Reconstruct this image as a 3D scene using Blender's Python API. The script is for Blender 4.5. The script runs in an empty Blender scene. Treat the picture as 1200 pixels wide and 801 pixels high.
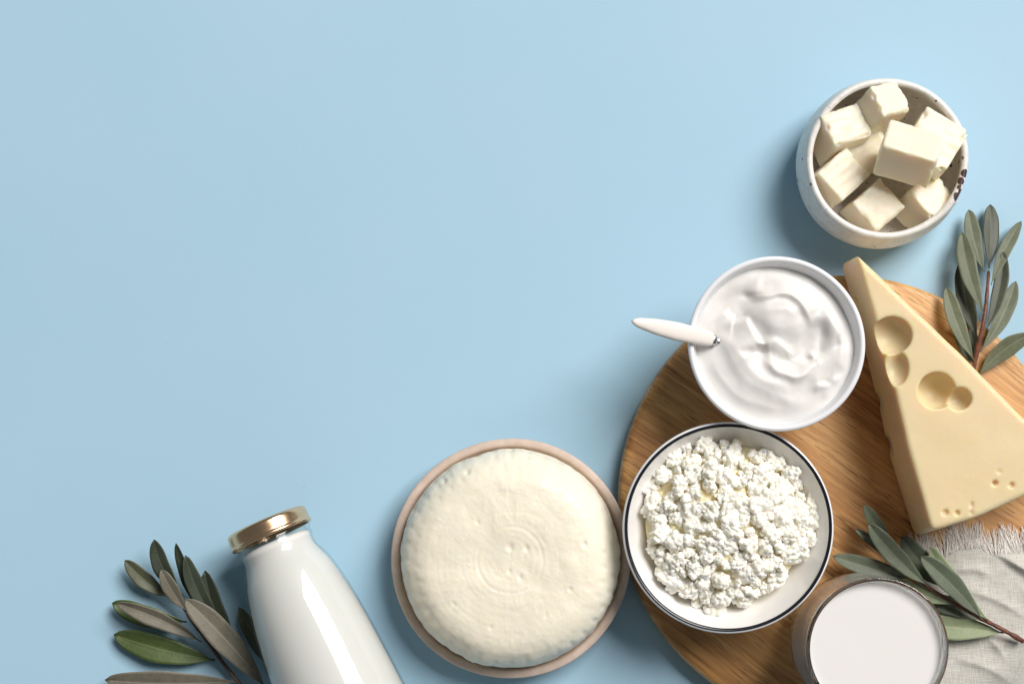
import bpy, bmesh, math, random
import numpy as np
from mathutils import Vector, Matrix, Euler

random.seed(7)
RNG = np.random.default_rng(11)
SC = bpy.context.scene
COL = SC.collection

# ------------------------------------------------------------------ camera, world, light, exposure
K, D = 0.00045, 0.90            # metres per photo pixel on the table, camera height
VX, VY = 600.0, 580.0           # the point straight under the lens

cam = bpy.data.cameras.new('camera')
cam_o = bpy.data.objects.new('camera', cam)
COL.objects.link(cam_o)
cam_o.location = (0, 0, D)
cam.sensor_width = 36.0
cam.lens = 36.0 * D / (1200 * K)
cam.shift_y = (VY - 400.5) / 1200.0
cam.clip_start, cam.clip_end = 0.01, 20
SC.camera = cam_o

world = bpy.data.worlds.new('World')
SC.world = world
world.use_nodes = True
world.node_tree.nodes['Background'].inputs[0].default_value = (0.90, 0.97, 1.0, 1)
world.node_tree.nodes['Background'].inputs[1].default_value = 0.12

def area_light(name, loc, target, sx, sy, power, color):
    l = bpy.data.lights.new(name, 'AREA')
    l.shape = 'RECTANGLE'; l.size = sx; l.size_y = sy
    l.energy = power; l.color = color
    o = bpy.data.objects.new(name, l)
    COL.objects.link(o)
    o.location = loc
    d = Vector(target) - Vector(loc)
    o.rotation_euler = d.to_track_quat('-Z', 'Y').to_euler()
    return o

area_light('window_light', (2.903, 3.006, 4.980), (0.02, 0.06, 0.0), 3.3, 3.3, 568, (1.0, 0.965, 0.93))

SC.view_settings.view_transform = 'Standard'
SC.view_settings.look = 'None'
SC.view_settings.exposure = 0.0
SC.view_settings.gamma = 1.0
SC.render.engine = 'CYCLES'
SC.cycles.use_denoising = True
SC.cycles.max_bounces = 16
SC.cycles.transmission_bounces = 12
SC.cycles.diffuse_bounces = 6
SC.cycles.caustics_refractive = True
SC.cycles.caustics_reflective = False
SC.cycles.sample_clamp_indirect = 20.0

# ------------------------------------------------------------------ helpers
def P(px, py, z=0.0):
    s = (D - z) / D
    return np.array([(px - VX) * K * s, (VY - py) * K * s, z])

def mm(px, z):                   # a length in photo pixels at height z, in metres
    return px * K * (D - z) / D

def hash3(ix, iy, iz, seed):
    h = (ix * 374761393 + iy * 668265263 + iz * 2147483647 + seed * 1274126177) & 0xFFFFFFFF
    h = ((h ^ (h >> 13)) * 1274126177) & 0xFFFFFFFF
    h = (h ^ (h >> 16)) & 0xFFFF
    return h / 32767.5 - 1.0

def vnoise(p, seed=0):
    p = np.asarray(p, float)
    i = np.floor(p).astype(np.int64); f = p - i
    u = f * f * f * (f * (f * 6 - 15) + 10)
    r = 0
    for dx in (0, 1):
        for dy in (0, 1):
            for dz in (0, 1):
                w = (u[..., 0] if dx else 1 - u[..., 0]) * (u[..., 1] if dy else 1 - u[..., 1]) * (u[..., 2] if dz else 1 - u[..., 2])
                r = r + w * hash3(i[..., 0] + dx, i[..., 1] + dy, i[..., 2] + dz, seed)
    return r

def fbm(p, octv=4, seed=0):
    p = np.asarray(p, float); r = 0; a = 1.0
    for o in range(octv):
        r = r + a * vnoise(p * (2.03 ** o) + 17.3 * o, seed + o); a *= 0.5
    return r

def tag(o, label=None, cat=None, group=None, kind=None):
    if label: o['label'] = label
    if cat: o['category'] = cat
    if group: o['group'] = group
    if kind: o['kind'] = kind
    return o

def link(name, me, mat, origin=(0, 0, 0), parent=None):
    o = bpy.data.objects.new(name, me)
    COL.objects.link(o)
    if mat is not None and not me.materials: me.materials.append(mat)
    if parent is not None:
        o.parent = parent
        o.location = Vector(origin) - parent.location
    else:
        o.location = Vector(origin)
    return o

def mesh(name, verts, faces, smooth=True, uvs=None):
    me = bpy.data.meshes.new(name)
    me.from_pydata([tuple(v) for v in verts], [], [tuple(int(i) for i in f) for f in faces])
    if uvs is not None:
        uv = me.uv_layers.new(name='UVMap')
        idx = np.empty(len(me.loops), dtype=np.int32); me.loops.foreach_get('vertex_index', idx)
        uv.data.foreach_set('uv', np.asarray(uvs, np.float32)[idx].ravel())
    bm = bmesh.new(); bm.from_mesh(me)
    bmesh.ops.recalc_face_normals(bm, faces=bm.faces)
    if bm.calc_volume(signed=True) < 0: bmesh.ops.reverse_faces(bm, faces=bm.faces)
    bm.to_mesh(me); bm.free()
    if smooth: me.polygons.foreach_set('use_smooth', [True] * len(me.polygons))
    me.update()
    return me

def mk(name, verts, faces, mat, origin=(0, 0, 0), parent=None, smooth=True, uvs=None):
    v = np.asarray(verts, float) - np.asarray(origin, float)
    return link(name, mesh(name, v, faces, smooth, uvs), mat, origin, parent)

def empty(name, loc):
    o = bpy.data.objects.new(name, None)
    o.empty_display_size = 0.01
    o.location = Vector(loc)
    COL.objects.link(o)
    return o

def lathe(profile, seg=128, wob=None, closed=False):
    """profile [(r, z)]; r = 0 ends become poles.  Returns local verts, faces."""
    V, F, rings = [], [], []
    for (r, z) in profile:
        if r < 1e-7:
            rings.append([len(V)]); V.append((0, 0, z))
        else:
            st = len(V)
            for j in range(seg):
                a = 2 * math.pi * j / seg
                rr = r * (1 + (wob(a, z) if wob else 0))
                V.append((rr * math.cos(a), rr * math.sin(a), z))
            rings.append(list(range(st, st + seg)))
    n = len(rings)
    for i in range(n if closed else n - 1):
        A, B = rings[i], rings[(i + 1) % n]
        for j in range(seg):
            k = (j + 1) % seg
            if len(A) == 1 and len(B) == 1: break
            if len(A) == 1: F.append((A[0], B[k], B[j]))
            elif len(B) == 1: F.append((A[j], A[k], B[0]))
            else: F.append((A[j], A[k], B[k], B[j]))
    return np.array(V), F

def smooth_profile(pts, n=4, closed=False):
    """Catmull-Rom through profile points."""
    pts = [np.array(p, float) for p in pts]; out = []
    m = len(pts)
    for i in range(m - 1):
        p0 = pts[max(i - 1, 0)]; p1 = pts[i]; p2 = pts[i + 1]; p3 = pts[min(i + 2, m - 1)]
        for t in np.linspace(0, 1, n, endpoint=False):
            out.append(tuple(0.5 * ((2 * p1) + (-p0 + p2) * t + (2 * p0 - 5 * p1 + 4 * p2 - p3) * t * t + (-p0 + 3 * p1 - 3 * p2 + p3) * t ** 3)))
    out.append(tuple(pts[-1]))
    return [(max(0, r), z) for r, z in out]

def tube(path, radii, seg=8, flat=1.0):
    path = [np.array(p, float) for p in path]; V, F = [], []
    n = len(path)
    for i, p in enumerate(path):
        t = path[min(i + 1, n - 1)] - path[max(i - 1, 0)]; t /= np.linalg.norm(t) + 1e-12
        side = np.cross(t, (0, 0, 1)); side /= np.linalg.norm(side) + 1e-12
        up = np.cross(side, t)
        for j in range(seg):
            a = 2 * math.pi * j / seg
            V.append(p + radii[i] * (side * math.cos(a) + up * math.sin(a) * flat))
    for i in range(n - 1):
        for j in range(seg):
            k = (j + 1) % seg
            F.append((i * seg + j, i * seg + k, (i + 1) * seg + k, (i + 1) * seg + j))
    F.append(tuple(range(seg))[::-1]); F.append(tuple((n - 1) * seg + j for j in range(seg)))
    return V, F

def grid_solid(top, bot):
    """Closed sheet between two (n, m, 3) grids."""
    n, m = top.shape[:2]
    V = np.concatenate([top.reshape(-1, 3), bot.reshape(-1, 3)]); o = n * m; F = []
    ix = lambda i, j: i * m + j
    for i in range(n - 1):
        for j in range(m - 1):
            F.append((ix(i, j), ix(i + 1, j), ix(i + 1, j + 1), ix(i, j + 1)))
            F.append((o + ix(i, j), o + ix(i, j + 1), o + ix(i + 1, j + 1), o + ix(i + 1, j)))
    for i in range(n - 1):
        F.append((ix(i, 0), o + ix(i, 0), o + ix(i + 1, 0), ix(i + 1, 0)))
        F.append((ix(i, m - 1), ix(i + 1, m - 1), o + ix(i + 1, m - 1), o + ix(i, m - 1)))
    for j in range(m - 1):
        F.append((ix(0, j), ix(0, j + 1), o + ix(0, j + 1), o + ix(0, j)))
        F.append((ix(n - 1, j), o + ix(n - 1, j), o + ix(n - 1, j + 1), ix(n - 1, j + 1)))
    return V, F

def baked(o):
    """Mesh of an object after its modifiers; the object is removed."""
    dg = bpy.context.evaluated_depsgraph_get()
    me = bpy.data.meshes.new_from_object(o.evaluated_get(dg))
    bpy.data.objects.remove(o)
    me.polygons.foreach_set('use_smooth', [True] * len(me.polygons))
    return me

# ------------------------------------------------------------------ materials
class M:
    def __init__(self, name, color=(0.8, 0.8, 0.8), rough=0.5, **kw):
        self.m = bpy.data.materials.new(name); self.m.use_nodes = True
        self.t = self.m.node_tree; self.b = self.t.nodes['Principled BSDF']
        self.set('Base Color', (*color, 1)); self.set('Roughness', rough)
        for k, v in kw.items(): self.set(k.replace('_', ' '), v)
        self._tc = None
    def set(self, k, v): self.b.inputs[k].default_value = v
    def n(self, typ, **kw):
        nd = self.t.nodes.new(typ)
        for k, v in kw.items(): setattr(nd, k, v)
        return nd
    def l(self, a, b): self.t.links.new(a, b)
    def co(self, scale=(1, 1, 1), rot=(0, 0, 0), which='Object', loc=(0, 0, 0)):
        if not self._tc: self._tc = self.n('ShaderNodeTexCoord')
        mp = self.n('ShaderNodeMapping'); mp.inputs['Scale'].default_value = scale
        mp.inputs['Rotation'].default_value = rot; mp.inputs['Location'].default_value = loc
        self.l(self._tc.outputs[which], mp.inputs['Vector']); return mp.outputs[0]
    def noise(self, vec, scale, detail=3, rough=0.5, dist=0):
        nd = self.n('ShaderNodeTexNoise'); nd.inputs['Scale'].default_value = scale
        nd.inputs['Detail'].default_value = detail; nd.inputs['Roughness'].default_value = rough
        nd.inputs['Distortion'].default_value = dist
        self.l(vec, nd.inputs['Vector']); return nd.outputs['Fac']
    def ramp(self, fac, stops):
        r = self.n('ShaderNodeValToRGB'); e = r.color_ramp.elements
        while len(e) < len(stops): e.new(0.5)
        for i, (p, c) in enumerate(stops):
            e[i].position = p; e[i].color = (*c, 1) if len(c) == 3 else c
        self.l(fac, r.inputs[0]); return r.outputs[0]
    def math(self, op, a, b=None, c=None, clamp=False):
        nd = self.n('ShaderNodeMath', operation=op); nd.use_clamp = clamp
        for i, v in enumerate((a, b, c)):
            if v is None: continue
            if isinstance(v, (int, float)): nd.inputs[i].default_value = v
            else: self.l(v, nd.inputs[i])
        return nd.outputs[0]
    def mix(self, fac, a, b, mode='MIX'):
        nd = self.n('ShaderNodeMix', data_type='RGBA', blend_type=mode)
        for s, v in ((0, fac), (6, a), (7, b)):
            if isinstance(v, (int, float)): nd.inputs[s].default_value = v
            elif isinstance(v, tuple): nd.inputs[s].default_value = (*v, 1)
            else: self.l(v, nd.inputs[s])
        return nd.outputs[2]
    def color(self, s): self.l(s, self.b.inputs['Base Color'])
    def rough(self, s): self.l(s, self.b.inputs['Roughness'])
    def bump(self, h, dist=0.0005, strength=1.0):
        nd = self.n('ShaderNodeBump'); nd.inputs['Distance'].default_value = dist; nd.inputs['Strength'].default_value = strength
        self.l(h, nd.inputs['Height']); self.l(nd.outputs[0], self.b.inputs['Normal'])
    def sss(self, w, radius, scale=1.0):
        self.set('Subsurface Weight', w); self.set('Subsurface Radius', radius); self.set('Subsurface Scale', scale)

def step(m, v, lo, hi):
    nd = m.n('ShaderNodeMapRange'); nd.interpolation_type = 'SMOOTHSTEP'
    nd.inputs['From Min'].default_value = lo; nd.inputs['From Max'].default_value = hi
    m.l(v, nd.inputs['Value']); return nd.outputs[0]

# blue card of the tabletop
m_table = M('blue_card', (0.40, 0.64, 0.77), 0.75)
v = m_table.co()
f = m_table.noise(v, 9, 3); g = m_table.noise(v, 1400, 2)
m_table.color(m_table.ramp(m_table.math('ADD', m_table.math('MULTIPLY', f, 0.65), m_table.math('MULTIPLY', g, 0.35)),
                           [(0.3, (0.366, 0.572, 0.712)), (0.7, (0.396, 0.596, 0.738))]))
_vo = m_table.n('ShaderNodeTexVoronoi'); _vo.inputs['Scale'].default_value = 55; m_table.l(v, _vo.inputs['Vector'])
_sc = m_table.n('ShaderNodeSeparateColor'); m_table.l(_vo.outputs['Color'], _sc.inputs[0])
_sp = m_table.math('LESS_THAN', _vo.outputs['Distance'], m_table.math('MULTIPLY', step(m_table, _sc.outputs[0], 0.88, 1.0), 0.035))
_base = m_table.b.inputs['Base Color'].links[0].from_socket
m_table.color(m_table.mix(m_table.math('MULTIPLY', _sp, 0.35), _base, (0.25, 0.36, 0.44)))
m_table.bump(m_table.noise(v, 1300, 3, 0.55), 0.0002, 0.22)
m_table.set('Specular IOR Level', 0.3); m_table.set('Roughness', 0.55)

# oak of the board (grain runs down to the right)
def wood_material():
    m = M('oiled_wood', (0.5, 0.3, 0.13), 0.42)
    rot = (0, 0, math.radians(36))
    base = m.co((1, 1, 1), rot)
    warp = m.noise(m.co((9, 9, 9), rot), 1.0, 2)
    sep = m.n('ShaderNodeSeparateXYZ'); m.l(base, sep.inputs[0])
    y = m.math('ADD', sep.outputs[1], m.math('MULTIPLY', m.math('SUBTRACT', warp, 0.5), 0.012))
    cmb = m.n('ShaderNodeCombineXYZ'); m.l(sep.outputs[0], cmb.inputs[0]); m.l(y, cmb.inputs[1]); m.l(sep.outputs[2], cmb.inputs[2])
    wv = cmb.outputs[0]
    def sc(s):
        mp = m.n('ShaderNodeMapping'); mp.inputs['Scale'].default_value = s; m.l(wv, mp.inputs['Vector']); return mp.outputs[0]
    broad = m.noise(sc((5, 55, 30)), 1, 3, 0.5)
    fine = m.noise(sc((22, 420, 200)), 1, 4, 0.6)
    mixv = m.math('ADD', m.math('MULTIPLY', broad, 0.52), m.math('MULTIPLY', fine, 0.48))
    col = m.ramp(mixv, [(0.34, (0.235, 0.098, 0.026)), (0.44, (0.455, 0.215, 0.066)), (0.54, (0.62, 0.330, 0.115)), (0.66, (0.76, 0.455, 0.185))])
    por = m.noise(sc((75, 1500, 600)), 1, 2, 0.5)
    pm = step(m, por, 0.57, 0.63)
    patch = step(m, m.noise(sc((10, 110, 60)), 1, 2), 0.40, 0.62)
    pm = m.math('MULTIPLY', m.math('MULTIPLY', pm, patch), 0.85)
    col = m.mix(pm, col, (0.17, 0.080, 0.030))
    ring = m.noise(sc((4, 70, 30)), 1, 1, 0.4)
    line = m.math('SUBTRACT', 1.0, step(m, m.math('ABSOLUTE', m.math('SUBTRACT', ring, 0.55)), 0.0, 0.012))
    col = m.mix(m.math('MULTIPLY', line, 0.5), col, (0.24, 0.115, 0.045))
    m.color(col)
    m.bump(m.math('SUBTRACT', fine, pm), 0.0003, 0.35)
    m.rough(m.ramp(fine, [(0.3, (0.5,) * 3), (0.7, (0.36,) * 3)]))
    return m.m
MAT_WOOD = wood_material()

def porcelain(name, col, rough=0.18, speck=None):
    m = M(name, col, rough)
    m.set('Coat Weight', 0.3); m.set('Coat Roughness', 0.08)
    v = m.co()
    m.bump(m.noise(v, 90, 2), 0.0004, 0.12)
    return m
MAT_WHITE = porcelain('white_porcelain', (0.84, 0.845, 0.87)).m
MAT_ENAMEL = porcelain('white_enamel', (0.84, 0.83, 0.82)).m
m = M('black_enamel', (0.012, 0.013, 0.02), 0.2); MAT_BLACK = m.m

def cream_mat(name, col, rough, w, radius, nscale=300, bump=0.15, dist=0.0004, spec=0.35):
    m = M(name, col, rough)
    m.sss(w, radius, 1.0); m.set('Specular IOR Level', spec)
    v = m.co()
    f = m.noise(v, nscale, 4, 0.6)
    m.color(m.mix(m.math('MULTIPLY', m.noise(v, 45, 3), 0.6), tuple(col), tuple(c * s for c, s in zip(col, (0.97, 0.95, 0.90)))))
    m.bump(f, dist, bump)
    return m
MAT_CREAM = cream_mat('sour_cream', (0.775, 0.762, 0.748), 0.42, 0.5, (0.0025, 0.002, 0.0014), 120, 0.05).m
MAT_MILK = cream_mat('milk', (0.83, 0.812, 0.81), 0.22, 0.4, (0.003, 0.0025, 0.002), 40, 0.0).m
MAT_MILK_B = cream_mat('bottled_milk', (0.815, 0.80, 0.79), 0.5, 0.3, (0.003, 0.0025, 0.002), 40, 0.0).m
MAT_CURD = cream_mat('curd', (0.965, 0.93, 0.845), 0.6, 0.55, (0.0030, 0.0025, 0.0015), 1200, 0.12, 0.0003, 0.2).m
MAT_WHEY_GLOW = cream_mat('wet_curd_gap_glow', (0.92, 0.82, 0.56), 0.35, 0.6, (0.004, 0.0024, 0.0005), 900, 0.2, 0.0004).m  # whey yellow that also paints the warm glow in gaps between curds
MAT_BUTTER = cream_mat('butter', (0.905, 0.822, 0.665), 0.42, 0.7, (0.0060, 0.0034, 0.0009), 380, 0.10, 0.0003).m
MAT_WHEEL = cream_mat('fresh_cheese', (0.885, 0.83, 0.70), 0.42, 0.5, (0.004, 0.003, 0.0015), 330, 0.16, 0.0004).m
MAT_WEDGE = cream_mat('firm_cheese', (0.785, 0.645, 0.405), 0.40, 0.75, (0.008, 0.0040, 0.0005), 400, 0.06, 0.0003).m

# pale clay of the plate under the cheese wheel
m = M('pale_clay', (0.60, 0.47, 0.39), 0.6); v = m.co()
m.color(m.ramp(m.noise(v, 160, 5, 0.65), [(0.3, (0.55, 0.425, 0.345)), (0.7, (0.65, 0.525, 0.445))]))
m.bump(m.noise(v, 500, 3), 0.0003, 0.25); MAT_CLAY = m.m

def glass(name, tint, rough=0.0):
    m = M(name, tint, rough); m.set('Transmission Weight', 1.0); m.set('IOR', 1.48); return m.m


def thin_glass(name, tint):
    m = bpy.data.materials.new(name); m.use_nodes = True; t = m.node_tree
    t.nodes.remove(t.nodes['Principled BSDF'])
    tr = t.nodes.new('ShaderNodeBsdfTransparent'); tr.inputs[0].default_value = (*tint, 1)
    gl = t.nodes.new('ShaderNodeBsdfGlossy'); gl.inputs['Roughness'].default_value = 0.07
    lw = t.nodes.new('ShaderNodeLayerWeight')
    pw = t.nodes.new('ShaderNodeMath'); pw.operation = 'POWER'; pw.inputs[1].default_value = 5.0
    fr = t.nodes.new('ShaderNodeMath'); fr.operation = 'MULTIPLY_ADD'; fr.inputs[1].default_value = 0.6; fr.inputs[2].default_value = 0.034
    t.links.new(lw.outputs['Facing'], pw.inputs[0]); t.links.new(pw.outputs[0], fr.inputs[0])
    mx = t.nodes.new('ShaderNodeMixShader')
    t.links.new(fr.outputs[0], mx.inputs[0]); t.links.new(tr.outputs[0], mx.inputs[1]); t.links.new(gl.outputs[0], mx.inputs[2])
    t.links.new(mx.outputs[0], t.nodes['Material Output'].inputs[0])
    return m
MAT_TUMBLER = glass('tumbler_glass', (0.998, 0.998, 0.994))
MAT_BOTTLE = thin_glass('bottle_glass', (0.980, 0.988, 0.982))

m = M('copper_lid', (0.88, 0.585, 0.355), 0.24, Metallic=1.0); v = m.co()
m.rough(m.ramp(m.noise(v, 60, 3), [(0.3, (0.18,) * 3), (0.7, (0.32,) * 3)]))
m.bump(m.noise(v, 120, 2), 0.0004, 0.15); MAT_COPPER = m.m
m = M('steel', (0.62, 0.62, 0.63), 0.25, Metallic=1.0); MAT_STEEL = m.m
m = M('ivory_handle', (0.86, 0.80, 0.745), 0.3); v = m.co()
m.bump(m.noise(v, 200, 2), 0.0003, 0.1); MAT_IVORY = m.m

def leaf_mat(name, c1, c2, rib, rough=0.5, ribw=0.035):
    m = M(name, c1, rough)
    v = m.co(which='UV'); o = m.co()
    sep = m.n('ShaderNodeSeparateXYZ'); m.l(v, sep.inputs[0])
    du = m.math('ABSOLUTE', m.math('SUBTRACT', sep.outputs[0], 0.5))
    col = m.ramp(m.math('ADD', m.math('MULTIPLY', m.noise(o, 130, 4, 0.6), 0.7), m.math('MULTIPLY', m.noise(o, 900, 2), 0.3)),
                 [(0.33, c1), (0.67, c2)])
    # side veins slant forward from the midrib
    ph = m.math('SUBTRACT', m.math('MULTIPLY', sep.outputs[1], 26.0), m.math('MULTIPLY', du, 9.0))
    vein = step(m, m.math('ABSOLUTE', m.math('SUBTRACT', m.math('FRACT', ph), 0.5)), 0.40, 0.5)
    col = m.mix(m.math('MULTIPLY', vein, 0.16), col, rib)
    ribm = m.math('SUBTRACT', 1.0, step(m, du, ribw * 0.4, ribw))
    col = m.mix(m.math('MULTIPLY', ribm, 0.65), col, rib)
    edge = step(m, du, 0.455, 0.5)
    col = m.mix(m.math('MULTIPLY', edge, 0.45), col, rib)
    spot = step(m, m.noise(o, 420, 2), 0.70, 0.76)
    col = m.mix(m.math('MULTIPLY', spot, 0.35), col, (0.10, 0.075, 0.035))
    m.color(col)
    m.bump(m.math('ADD', m.math('MULTIPLY', ribm, -0.6), m.math('ADD', m.noise(o, 700, 3), m.math('MULTIPLY', vein, -0.3))), 0.0003, 0.35)
    m.set('Sheen Weight', 0.05)
    return m.m
LEAF = {
    'dark':  leaf_mat('leaf_dark',  (0.030, 0.042, 0.026), (0.052, 0.066, 0.040), (0.10, 0.115, 0.075), 0.42),
    'green': leaf_mat('leaf_green', (0.045, 0.075, 0.018), (0.085, 0.120, 0.032), (0.15, 0.185, 0.08), 0.42),
    'olive': leaf_mat('leaf_olive', (0.070, 0.078, 0.042), (0.115, 0.120, 0.068), (0.20, 0.20, 0.13), 0.5),
    'under': leaf_mat('leaf_under', (0.120, 0.110, 0.078), (0.185, 0.168, 0.125), (0.30, 0.275, 0.21), 0.55),
    'sage':  leaf_mat('leaf_sage',  (0.100, 0.116, 0.068), (0.165, 0.182, 0.115), (0.25, 0.27, 0.18), 0.55),
    'sagedark': leaf_mat('leaf_sage_dark', (0.042, 0.050, 0.032), (0.078, 0.086, 0.055), (0.13, 0.14, 0.09), 0.5),
    'pale':  leaf_mat('leaf_pale',  (0.22, 0.27, 0.145), (0.30, 0.345, 0.20), (0.42, 0.46, 0.30), 0.55),
    'teal':  leaf_mat('leaf_teal',  (0.075, 0.094, 0.060), (0.128, 0.150, 0.096), (0.20, 0.23, 0.155), 0.5),
}
m = M('red_bark', (0.14, 0.035, 0.022), 0.5); v = m.co()
m.color(m.ramp(m.noise(v, 300, 3), [(0.3, (0.085, 0.026, 0.018)), (0.7, (0.22, 0.075, 0.045))]))
m.bump(m.noise(v, 700, 3), 0.0003, 0.5); MAT_STEM = m.m
m = M('brown_bark', (0.10, 0.06, 0.04), 0.6); v = m.co()
m.color(m.ramp(m.noise(v, 300, 3), [(0.3, (0.065, 0.040, 0.030)), (0.7, (0.16, 0.105, 0.070))]))
m.bump(m.noise(v, 700, 3), 0.0003, 0.5); MAT_STEM_B = m.m

# linen
m = M('linen', (0.5, 0.48, 0.44), 0.9)
r = (0, 0, math.radians(12))
wx = m.noise(m.co((1700, 160, 400), r), 1, 2, 0.6); wy = m.noise(m.co((160, 1700, 400), r), 1, 2, 0.6)
wv = m.math('ADD', m.math('MULTIPLY', wx, 0.5), m.math('MULTIPLY', wy, 0.5))
big = m.noise(m.co((40, 40, 40)), 1, 3)
m.color(m.ramp(m.math('ADD', m.math('MULTIPLY', wv, 0.8), m.math('MULTIPLY', big, 0.2)),
               [(0.34, (0.42, 0.40, 0.355)), (0.5, (0.56, 0.54, 0.49)), (0.66, (0.68, 0.665, 0.615))]))
m.bump(wv, 0.0005, 0.8); m.set('Sheen Weight', 0.2); MAT_LINEN = m.m
MAT_THREAD = M('linen_thread', (0.88, 0.84, 0.80), 0.9).m

# speckled stoneware of the butter bowl
def speckled(spots):
    m = M('speckled_stoneware', (0.78, 0.755, 0.71), 0.4); v = m.co()
    vo = m.n('ShaderNodeTexVoronoi'); vo.inputs['Scale'].default_value = 260; m.l(v, vo.inputs['Vector'])
    sc = m.n('ShaderNodeSeparateColor'); m.l(vo.outputs['Color'], sc.inputs[0])
    thr = m.math('MULTIPLY', step(m, sc.outputs[0], 0.80, 1.0), 0.26)
    sp = m.math('LESS_THAN', vo.outputs['Distance'], thr)
    col = m.ramp(m.noise(v, 220, 4, 0.6), [(0.3, (0.70, 0.665, 0.615)), (0.7, (0.83, 0.81, 0.775))])
    vo2 = m.n('ShaderNodeTexVoronoi'); vo2.inputs['Scale'].default_value = 700; m.l(v, vo2.inputs['Vector'])
    sc2 = m.n('ShaderNodeSeparateColor'); m.l(vo2.outputs['Color'], sc2.inputs[0])
    sp2 = m.math('LESS_THAN', vo2.outputs['Distance'], m.math('MULTIPLY', step(m, sc2.outputs[1], 0.80, 1.0), 0.35))
    col = m.mix(m.math('MULTIPLY', sp2, 0.45), col, (0.33, 0.22, 0.14))
    col = m.mix(m.math('MULTIPLY', sp, 0.8), col, (0.10, 0.055, 0.045))
    wob = m.math('MULTIPLY', m.math('SUBTRACT', m.noise(v, 500, 2), 0.5), 0.0016)
    for (p, rad) in spots:
        d = m.n('ShaderNodeVectorMath', operation='DISTANCE'); m.l(v, d.inputs[0]); d.inputs[1].default_value = p
        k = m.math('LESS_THAN', m.math('ADD', d.outputs['Value'], wob), rad)
        col = m.mix(k, col, (0.060, 0.028, 0.028))
    m.color(col)
    m.bump(m.noise(v, 450, 3), 0.0004, 0.4)
    m.set('Coat Weight', 0.25); m.set('Coat Roughness', 0.2)
    return m.m

# ------------------------------------------------------------------ setting: tabletop
n = 2
table = mk('tabletop', [(-1.2, -1.2, 0), (1.2, -1.2, 0), (1.2, 1.2, 0), (-1.2, 1.2, 0), (-1.2, -1.2, -0.02), (1.2, -1.2, -0.02), (1.2, 1.2, -0.02), (-1.2, 1.2, -0.02)],
           [(0, 1, 2, 3), (7, 6, 5, 4), (0, 4, 5, 1), (1, 5, 6, 2), (2, 6, 7, 3), (3, 7, 4, 0)], m_table.m, smooth=False)
tag(table, 'smooth pale blue tabletop under all the dairy food', 'table', kind='structure')

# ------------------------------------------------------------------ cutting board
BZ = 0.015
bc = P(990, 586.4, BZ); BR = mm(265, BZ)
prof = [(0, 0.0005), (BR - 0.006, 0.0005), (BR - 0.003, 0.0012), (BR - 0.0008, 0.0040), (BR, 0.0075), (BR - 0.0002, 0.0115), (BR - 0.0010, 0.0138),
        (BR - 0.0024, 0.0148), (BR - 0.0042, 0.0150), (0, 0.0150)]
vv, ff = lathe(prof, 220)
board = mk('cutting_board', vv + np.array([bc[0], bc[1], 0]), ff, MAT_WOOD, (bc[0], bc[1], 0))
tag(board, 'round brown wooden board with diagonal grain, under bowls and cheese wedge', 'cutting board')

# ------------------------------------------------------------------ bowls
def bowl_profile(r_foot, r_rim, h, wall, shape, foot_h=0.003):
    """outer curve up, round rim, inner curve down.  shape(t) -> radius share."""
    out = [(0, 0.0012), (r_foot * 0.82, 0.0012), (r_foot * 0.88, 0.0), (r_foot * 0.97, 0.0), (r_foot, 0.0008), (r_foot, foot_h * 0.7)]
    N = 26
    for i in range(N + 1):
        t = i / N
        out.append((shape(t), foot_h + (h - foot_h - wall * 0.5) * t))
    rr = shape(1.0); zt = h - wall * 0.5
    for a in np.linspace(15, 165, 8):
        out.append((rr - wall * 0.5 + wall * 0.5 * math.cos(math.radians(a)), zt + wall * 0.5 * math.sin(math.radians(a))))
    floor_z = foot_h + wall * 1.1
    for i in range(N + 1):
        t = 1 - i / N
        z = floor_z + (zt - floor_z) * t
        tt = (z - foot_h) / (h - foot_h - wall * 0.5)
        r = shape(max(0, tt)) - wall
        # round the inner floor corner
        q = min(1.0, (z - floor_z) / 0.006)
        r *= (0.80 + 0.20 * math.sqrt(max(0, 1 - (1 - q) ** 2)))
        out.append((r, z))
    out.append((0, floor_z - 0.0004))
    return out

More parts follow.
